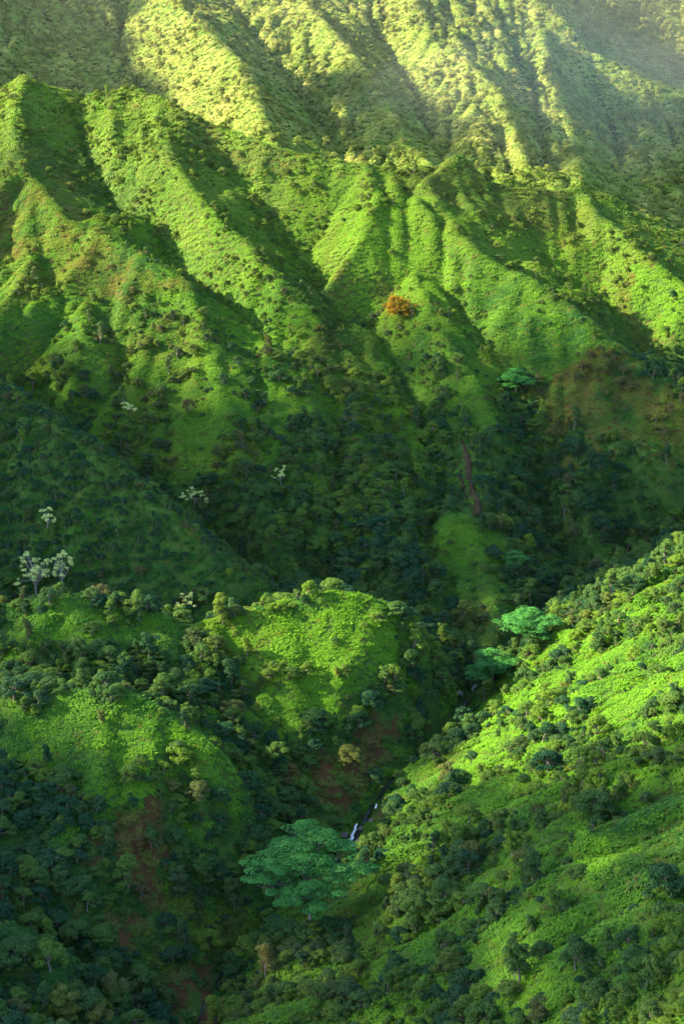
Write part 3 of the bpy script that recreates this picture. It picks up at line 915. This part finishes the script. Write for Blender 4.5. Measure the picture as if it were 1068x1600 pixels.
def umbrella_tree(loc, pads, label, trunk_h, r0, leaf=.5, density=27, group="umbrella trees in the valley"):
    """a tall tree whose limbs carry flat pads of feathery leaves; pads are (x, y, z, rx, ry, rz)"""
    root = empty("umbrella_tree", loc, label, "tree", group)
    fork = np.array([.3*r0, 0, trunk_h])
    mb = MB(); v, f = tube(bend_path((0, 0, -1.5), fork, 7, .03), np.linspace(r0, r0*.62, 7), 9); mb.add(v, f)
    tk = child("trunk", mb.mesh("trunk", [M_PALEBARK]), root)
    crown = MB()
    for (x, y, z, rx, ry, rz) in pads:
        c = np.array([x, y, z])
        lb = MB()
        v, f = tube(bend_path(fork - [0, 0, .3], c - [0, 0, rz*.5], 7, .07), np.linspace(r0*.42, r0*.10, 7), 6); lb.add(v, f)
        for q in range(5):
            a = q*1.257 + rng.uniform(-.4, .4)
            e = c + np.array([math.cos(a)*rx*.75, math.sin(a)*ry*.75, -.1])
            s = fork + (c - fork)*rng.uniform(.72, .95)
            v, f = tube(bend_path(s, e, 4, .06), np.linspace(r0*.12, r0*.03, 4), 4); lb.add(v, f)
        child("limb", lb.mesh("limb", [M_BARK]), tk)
        rx, ry, rz = rx*1.12, ry*1.12, rz*1.5
        n = int(density * rx * ry * 3.14)
        # a pad is made of fans of leaf sprays, so its rim is scalloped
        k = max(5, int(rx*ry*.9))
        a = rng.uniform(0, 6.283, k); q = np.sqrt(rng.random(k))
        fans = np.stack([np.cos(a)*q*rx*.85, np.sin(a)*q*ry*.85, rz*(.9 - 1.1*q*q) + rng.normal(0, .18*rz, k)], -1)
        w = rng.integers(0, k, n)
        fr = np.sqrt(rng.random(n)); fa = rng.uniform(0, 6.283, n); R_ = rng.uniform(.8, 1.35, k)[w] * min(1.6, .32*(rx+ry)*.5 + .35)
        off = np.stack([np.cos(fa)*fr*R_, np.sin(fa)*fr*R_, -.28*fr*fr*R_ + rng.normal(0, .05, n)], -1)
        p = c + fans[w] + off
        nr = np.stack([.5*np.cos(fa)*fr, .5*np.sin(fa)*fr, np.ones(n)], -1) + .35*unit(n)
        nr /= np.linalg.norm(nr, axis=1, keepdims=True)
        v, f = leaf_quads(p, nr, leaf*rng.uniform(.6, 1.25, n), .5, .1)
        fan_shift = rng.normal(0, .16, k)[w]
        crown.add(v, f, np.clip(.5 + fan_shift + .2*rng.normal(size=n), 0, 1))
    child("crown", crown.mesh("crown", [M_UMBR]), root)
    return root

g1 = spot(480, 1456, 270)
umbrella_tree(g1, [(-1.0, 6.5, 19.0, 3.6, 3.0, .9), (2.5, 3.5, 18.4, 4.2, 3.4, .9), (-3.5, 3.5, 17.2, 3.8, 3.0, .8), (7.0, 2.5, 16.6, 4.0, 3.4, .8),
                   (-7.5, 1.5, 15.4, 3.6, 2.8, .7), (-11.5, .5, 14.0, 2.6, 2.0, .6), (10.2, -.5, 14.6, 3.0, 2.6, .6), (.5, -.5, 16.4, 4.4, 3.2, .8),
                   (5.5, -2.5, 14.6, 3.6, 2.6, .7), (-4.5, -2.0, 14.6, 3.6, 2.6, .7), (-8.5, -3.5, 12.6, 2.4, 1.8, .5), (1.0, -5.5, 12.8, 3.8, 2.6, .7), (7.5, -6.0, 11.6, 2.8, 2.2, .5), (-3, -7.5, 10.8, 2.6, 2.0, .5), (3.5, -8.5, 10.2, 2.2, 1.8, .5), (0, 2, 14.5, 5, 4, .8), (-7, -1, 13, 4, 3, .7), (6.5, -1, 13.2, 4, 3, .7), (0, -4, 11.5, 5, 3, .7), (-6,-5.5,11,2.6,2,.6), (-10.5,-2,12.2,2.4,1.8,.5), (2,-7,9.6,3,2.2,.6), (-1.5,-6.5,9.2,2.6,2,.6), (.6,-7.4,8.4,2.6,1.6,.5)],
              "big flat-layered umbrella tree standing over the ravine below the white cascade", 7.0, .5)
def small_pads(n, R_, h):
    L = [(0, R_*.15, h, R_*.5, R_*.45, R_*.12), (0, 0, h*.8, R_*.6, R_*.5, R_*.12)]
    for i in range(n):
        a = i*6.283/n + rng.uniform(-.3, .3); q = rng.uniform(.35, .7)*R_
        L.append((math.cos(a)*q, math.sin(a)*q*.8, h - rng.uniform(.1, .62)*R_, R_*rng.uniform(.33, .45), R_*rng.uniform(.28, .38), R_*.08))
    return L
for (u, v, ya, R_, h, lab) in (
    (824, 1034, 390, 9.2, 10.0, "brighter, farther and higher one of the two umbrella trees above the dark stream pool"),
    (768, 1074, 372, 7.8, 9.0, "lower umbrella tree of the pair, hanging over the dark stream pool"),
    (805, 618, 480, 7.5, 8.0, "teal umbrella tree high on the mountainside in a narrow gully beside the brown fern face"),
    (805, 893, 420, 4.2, 5.5, "small teal umbrella tree beside the bright fern nose below the rock face")):
    umbrella_tree(spot(u, v, ya), small_pads(13, R_, h), lab, h*.5, .3, .45, 34)

def open_tree(loc, R_, h, n, label, mat, name, group, leaf=.36, bark=None, clump=.62, dens=30):
    """a thin-crowned tree: forking limbs that end in separate tufts of leaves"""
    root = empty(name, loc, label, "tree", group)
    mb = MB(); top = np.array([rng.uniform(-.1, .1)*R_, 0, h*.55])
    v, f = tube(bend_path((0, 0, -1), top, 6, .05), np.linspace(.05*h*.5, .02*h*.5, 6), 7); mb.add(v, f)
    tk = child("trunk", mb.mesh("trunk", [bark or M_PALEBARK]), root)
    cr = MB()
    for i in range(n):
        a = i*2.4 + rng.uniform(-.4, .4); q = R_*math.sqrt((i+.4)/n)*rng.uniform(.8, 1.1)
        c = np.array([math.cos(a)*q, math.sin(a)*q*.8, h*(1 - .38*(q/R_)**2)*rng.uniform(.5, 1.05)])
        lb = MB(); s = np.array([0, 0, h*rng.uniform(.25, .5)]) + top*[.6, .6, 0]
        v, f = tube(bend_path(s, c, 6, .1), np.linspace(.012*h, .004*h, 6), 5); lb.add(v, f)
        child("limb", lb.mesh("limb", [bark or M_PALEBARK]), tk)
        lobes = [(c + rng.normal(0, clump*.7, 3), np.array([clump, clump, clump*.75])*rng.uniform(.5, 1.3)) for _ in range(3)]
        lobes_crown(cr, lobes, dens, leaf, shell=.6)
    child("crown", cr.mesh("crown", [mat]), root)
    return root
PG = "pale trees in the dark forest"
open_tree(spot(58, 938, 395), 4.8, 14.5, 30, "largest pale creamy tree, thinly leaved, rising from the dark forest behind the fern knolls", M_PALE, "pale_tree", PG)
open_tree(spot(98, 925, 395), 2.6, 12.5, 14, "narrow pale creamy tree close beside the largest pale tree", M_PALE, "pale_tree", PG)
open_tree(spot(77, 832, 400), 2.4, 6.5, 7, "small pale tree uphill of the largest pale tree in dark forest", M_PALE, "pale_tree", PG)
open_tree(spot(306, 797, 410), 5.0, 6.0, 14, "broad flat pale tree alone at the foot of the dark forest ridge", M_PALE, "pale_tree", PG)
open_tree(spot(203, 648, 440), 2.2, 4.0, 6, "tiny pale tree high in the forest gully above the dark ridge", M_PALE, "pale_tree", PG)
open_tree(spot(437, 762, 430), 2.6, 6.5, 7, "small yellowish pale tree in the dark forest above the saddle", M_PALE, "pale_tree", PG)
open_tree(spot(290, 962, 375), 3.0, 5.2, 8, "pale bush just behind the crest dip of the fern saddle", M_PALE, "pale_tree", PG)
open_tree(spot(622, 497, 520), 4.6, 7.0, 34, "rust orange tree alone on the bright fern spur", M_RUST, "orange_tree", None, .45, M_BARK, 1.1, 24)

# ------------------------------------------------------------------ stream, rocks, bare rock face
def ribbon(name, pts, widths, mat, lift, sub=6):
    P = []
    Wd = []
    for i in range(len(pts)-1):
        for k in range(sub):
            t = k/sub; P.append(pts[i]*(1-t) + pts[i+1]*t); Wd.append(widths[i]*(1-t) + widths[i+1]*t)
    P.append(pts[-1]); Wd.append(widths[-1])
    P = np.array(P); Wd = np.array(Wd)
    T = np.gradient(P[:, :2], axis=0); T /= np.linalg.norm(T, axis=1, keepdims=True)
    S_ = np.stack([-T[:, 1], T[:, 0]], -1)
    wob = .7*(fbm(P[:, 0]/.9, P[:, 1]/.9, 5, 2) - .5)
    rows = []
    for a in (-1, -.5, 0, .5, 1):
        q = P[:, :2] + S_*(Wd*(a*.5 + wob*(.6 + .4*abs(a))))[:, None]
        rows.append(np.stack([q[:, 0], q[:, 1], P[:, 2] + lift], -1))
    G = np.stack(rows, 1)
    me = grid_mesh(name, G[..., 0], G[..., 1], G[..., 2]); me.materials.append(mat)
    o = bpy.data.objects.new(name, me); COL.objects.link(o)
    return o

m, nt, out = new_mat("dark_water")
bs = N(nt, "ShaderNodeBsdfPrincipled"); bs.inputs['Base Color'].default_value = (.010, .014, .013, 1); bs.inputs['Roughness'].default_value = .25; bs.inputs['Specular IOR Level'].default_value = .3
ge = N(nt, "ShaderNodeNewGeometry"); no = N(nt, "ShaderNodeTexNoise"); no.inputs['Scale'].default_value = 2.2; bp = N(nt, "ShaderNodeBump"); bp.inputs['Strength'].default_value = .25
nt.links.new(ge.outputs['Position'], no.inputs[0]); nt.links.new(no.outputs[0], bp.inputs['Height']); nt.links.new(bp.outputs[0], bs.inputs['Normal']); nt.links.new(bs.outputs[0], out.inputs[0])
M_WATER = m
m, nt, out = new_mat("white_water")
bs = N(nt, "ShaderNodeBsdfPrincipled"); bs.inputs['Roughness'].default_value = .5
ge = N(nt, "ShaderNodeNewGeometry"); no = N(nt, "ShaderNodeTexNoise"); no.inputs['Scale'].default_value = 3.0; no.inputs['Detail'].default_value = 5
rp = N(nt, "ShaderNodeMix", data_type='RGBA'); rp.inputs[6].default_value = (.38, .41, .40, 1); rp.inputs[7].default_value = (.92, .91, .86, 1)
nt.links.new(ge.outputs['Position'], no.inputs[0]); nt.links.new(no.outputs[0], rp.inputs[0]); nt.links.new(rp.outputs[2], bs.inputs['Base Color']); nt.links.new(bs.outputs[0], out.inputs[0])
M_FOAM = m
def rock_mat(name, a, b, sc=.8):
    m, nt, out = new_mat(name)
    ge = N(nt, "ShaderNodeTexCoord"); no = N(nt, "ShaderNodeTexNoise"); no.inputs['Scale'].default_value = sc; no.inputs['Detail'].default_value = 9; no.inputs['Roughness'].default_value = .65
    mx = N(nt, "ShaderNodeMix", data_type='RGBA'); mx.inputs[6].default_value = (*a, 1); mx.inputs[7].default_value = (*b, 1)
    bp = N(nt, "ShaderNodeBump"); bp.inputs['Strength'].default_value = .8; bp.inputs['Distance'].default_value = .3
    bs = N(nt, "ShaderNodeBsdfPrincipled"); bs.inputs['Roughness'].default_value = .85; bs.inputs['Specular IOR Level'].default_value = .02
    L = nt.links.new
    L(ge.outputs['Object'], no.inputs[0]); L(no.outputs[0], mx.inputs[0]); L(mx.outputs[2], bs.inputs['Base Color']); L(no.outputs[0], bp.inputs['Height']); L(bp.outputs[0], bs.inputs['Normal']); L(bs.outputs[0], out.inputs[0])
    return m
M_ROCK = rock_mat("wet_rock", (.035, .03, .026), (.17, .15, .13))
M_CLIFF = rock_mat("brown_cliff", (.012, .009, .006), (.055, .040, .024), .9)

sw = STREAM.copy(); sw[:, 2] = sample(HT, sw[:, 0], sw[:, 1])
sub = []
for a, b in zip(sw[:-1], sw[1:]):
    for t in np.linspace(0, 1, 6, endpoint=False): sub.append(a*(1-t) + b*t)
sub = np.array(sub); sub[:, 2] = sample(HT, sub[:, 0], sub[:, 1])
sub[:, 2] = np.convolve(np.pad(sub[:, 2], 2, mode='edge'), np.ones(5)/5, 'valid')
st = ribbon("stream", list(sub), list(.9 + .8*(fbm(sub[:, 0]/4, sub[:, 1]/4, 8, 2) - .5) - .5*(sub[:, 1] < 285)), M_WATER, .35, 3); st["kind"] = "structure"

def foam(name, px, w, lift, label):
    pts = []
    for (u, v_, ya) in px:
        g = spot(u, v_, ya); pts.append(g)
    o = ribbon(name, pts, w, M_FOAM, lift, 16)
    o["label"] = label; o["category"] = "waterfall"
    return o
foam("cascade", [(557,1296,300),(552,1308,300),(547,1320,300),(549,1330,300)], [.35,.6,.95,.7], .9, "small white cascade spilling down the dark ravine above the big umbrella tree")
foam("cascade", [(588,1262,310),(586,1268,310)], [.3,.4], .7, "short pale rapid higher up the ravine, above the white cascade")
def boulder(u, v_, ya, r, label):
    g = spot(u, v_, ya)
    bm = bmesh.new(); bmesh.ops.create_icosphere(bm, subdivisions=3, radius=1.0)
    s = Vector(rng.uniform(-50, 50, 3))
    sq = rng.uniform(.6, 1.0, 3)
    for p in bm.verts:
        d = .32*mnoise.noise(p.co*1.1 + s) + .12*mnoise.noise(p.co*3 + s)
        p.co = Vector((p.co.x*sq[0], p.co.y*sq[1], p.co.z*sq[2]*.75)) * r * (1 + d)
    me = bpy.data.meshes.new("boulder"); bm.to_mesh(me); bm.free(); me.materials.append(M_ROCK)
    o = bpy.data.objects.new("boulder", me); COL.objects.link(o); o.location = g + [0, 0, r*.2]
    o["label"] = label; o["category"] = "boulder"; o["group"] = "boulders in the stream bed"
boulder(562, 1322, 300, 1.7, "largest wet brown boulder beside the foot of the white cascade")
boulder(536, 1312, 300, 1.3, "brown boulder on the umbrella tree side of the white cascade")
boulder(565, 1300, 300, 1.2, "boulder at the lip of the white cascade")
boulder(580, 1284, 310, 1.1, "small boulder between the white cascade and the pale rapid")
boulder(736, 1122, 350, 1.6, "dark boulder at the near end of the still stream pool")
boulder(714, 1086, 360, 1.4, "dark boulder at the upper end of the still stream pool")

# brown rock strip on the flank of the spur
rows = []
for i, t in enumerate(np.linspace(0, 1, 30)):
    uc, vc = 719 + 24*t + 3*math.sin(t*9) + rng.normal(0, .8), 688 + 120*t
    hw = 8 + 9*math.sin(math.pi*min(1, t*.8 + .15))
    row = []
    for j, s in enumerate(np.linspace(-1, 1, 13)):
        g = spot(uc + s*hw, vc, 440)
        nr = normals(np.array([g[0]]), np.array([g[1]]))[0]
        up = .45 - 1.9*abs(s)**2 + 2.2*(vnoise(np.array(j*.9), np.array(i*.13), 5) - .5) + .5*(vnoise(np.array(j*.5), np.array(i*.6), 9) - .5)
        row.append(g + nr*float(up))
    rows.append(row)
G = np.array(rows)
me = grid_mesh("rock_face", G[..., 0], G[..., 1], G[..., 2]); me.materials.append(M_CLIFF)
me.polygons.foreach_set('use_smooth', np.zeros(len(me.polygons), bool))
o = bpy.data.objects.new("rock_face", me); COL.objects.link(o)
o["label"] = "tall narrow strip of bare brown rock on the dark mountainside"; o["category"] = "cliff"


# ------------------------------------------------------------------ the 300 trees that show largest, each with its trunk and crown
PLACES = [   # phrase, polygon on the photograph, landmark the trees are counted from: its words and pixel
 ("on the near slope's crest", [(690,1120),(800,1010),(1100,820),(1100,960),(900,1050),(760,1160)], "the pool", (725,1100)),
 ("by the dark stream pool", [(600,1000),(690,1000),(800,1010),(690,1120),(700,1180),(640,1190)], "the pool", (725,1100)),
 ("high on the sunny near slope", [(700,1180),(760,1160),(900,1050),(1100,960),(1100,1200),(700,1200)], "the pool", (725,1100)),
 ("on near slope above the cascade", [(560,1200),(800,1200),(800,1350),(560,1350)], "the cascade", (550,1315)),
 ("midway on the bright near slope", [(800,1200),(1100,1200),(1100,1350),(800,1350)], "the cascade", (550,1315)),
 ("across from the big umbrella tree", [(560,1350),(700,1350),(700,1480),(450,1480),(520,1400)], "umbrella tree", (465,1355)),
 ("low on the shrubby near slope", [(700,1350),(1100,1350),(1100,1480),(700,1480)], "umbrella tree", (465,1355)),
 ("at the foot of the near slope", [(330,1480),(640,1480),(640,1650),(330,1650)], "ravine mouth", (285,1570)),
 ("at the near slope's bottom", [(640,1480),(1100,1480),(1100,1650),(640,1650)], "ravine mouth", (285,1570)),
 ("on the dim corner fern mound", [(-50,1430),(330,1430),(330,1650),(-50,1650)], "ravine mouth", (285,1570)),
 ("around the brown scrub bank", [(110,1250),(330,1250),(330,1430),(110,1430)], "the scrub", (215,1360)),
 ("in shade under the lower knoll", [(-50,1250),(110,1250),(110,1430),(-50,1430)], "the scrub", (215,1360)),
 ("on the lower fern knoll", [(-50,1080),(330,1080),(330,1250),(-50,1250)], "brown scrub", (215,1360)),
 ("in the gully between fern knolls", [(-50,1000),(260,1000),(330,1080),(-50,1080)], "the pale tree", (65,885)),
 ("on the crest below pale trees", [(-50,900),(250,900),(260,1000),(-50,1000)], "the largest", (65,885)),
 ("on the bright knoll's crest", [(250,890),(640,890),(600,965),(345,985),(260,1000)], "pale bush", (290,947)),
 ("on the bright fern knoll", [(260,1000),(345,985),(600,965),(640,1000),(640,1110),(330,1110)], "its crest", (530,925)),
 ("in woods under the bright knoll", [(330,1080),(640,1110),(640,1190),(560,1250),(330,1250)], "the pool", (725,1100)),
 ("in the ravine round the umbrella", [(330,1250),(560,1250),(560,1350),(520,1400),(450,1480),(330,1480)], "the cascade", (550,1315)),
 ("low on the dark forest ridge", [(-50,760),(450,760),(450,900),(-50,900)], "flat pale tree", (303,775)),
 ("high on the dark forest ridge", [(-50,500),(450,500),(450,760),(-50,760)], "flat pale tree", (303,775)),
 ("on the dark face under the spurs", [(450,500),(700,500),(700,900),(450,900)], "rock strip", (735,750)),
 ("in forest beyond the near crest", [(600,500),(1100,500),(1100,1000),(600,1000)], "rock strip", (735,750)),
 ("in the valley wood", [(-50,0),(1100,0),(1100,1650),(-50,1650)], "the cascade", (550,1315)),
]
ORD = ["first", "second", "third", "fourth", "fifth", "sixth", "seventh", "eighth", "ninth", "tenth"]
def tone(i):
    if t_dry[i] > .25: return "brownish"
    t = t_tint[i]
    return "dark green" if t < .25 else "green" if t < .42 else "light green" if t < .6 else "olive"
FORM = {'round': "round", 'spreading': "spreading", 'upright': "upright", 'ragged': "ragged"}
classes = {}
for i in NEAR:
    for z, (ph, poly, lm, lp) in enumerate(PLACES):
        if inside(np.array([tu[i]]), np.array([tv[i]]), poly)[0]:
            break
    sz = "big" if t_s[i] > 1.3 else "small" if t_s[i] < .98 else ""
    classes.setdefault((sz, tone(i), FORM[TREES[t_pick[i]][0]], z), []).append(i)
LABEL = {}
for (sz, tn, fm, z), ids in classes.items():
    ph, poly, lm, lp = PLACES[z]
    ids.sort(key=lambda i: math.hypot(tu[i]-lp[0], tv[i]-lp[1]))
    for q, i in enumerate(ids):
        LABEL[i] = " ".join(("%s %s %s tree %s" % (sz, tn, fm, ph)).split()) + (", %s from %s" % (ORD[q], lm) if len(ids) > 1 else "")
GRP = "trees on the near slopes and knolls"
protos = {}
for i in NEAR:
    kind, cm, wm = TREES[t_pick[i]]
    if t_pick[i] not in protos:                                  # one of each kind is built, then copied with its parts
        root = empty("broadleaf_tree", (0, 0, 0), "tree", "tree", GRP)
        protos[t_pick[i]] = (root, child("trunk", wm, root), child("crown", cm, root))
        r, tr_, cr_ = protos[t_pick[i]]
    else:
        r0, t0_, c0 = protos[t_pick[i]]
        r, tr_, cr_ = r0.copy(), t0_.copy(), c0.copy()
        for o in (r, tr_, cr_): COL.objects.link(o)
        tr_.parent = r; cr_.parent = r
    r.location = t_P[i]; r.rotation_euler = t_rot[i]; r.scale = t_sc[i]
    r["label"] = LABEL[i]
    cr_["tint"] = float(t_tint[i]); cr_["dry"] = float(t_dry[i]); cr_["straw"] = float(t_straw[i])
print("labels", len(set(LABEL.values())), max(len(l.replace(',', '').split()) for l in LABEL.values()), time.time()-T0)
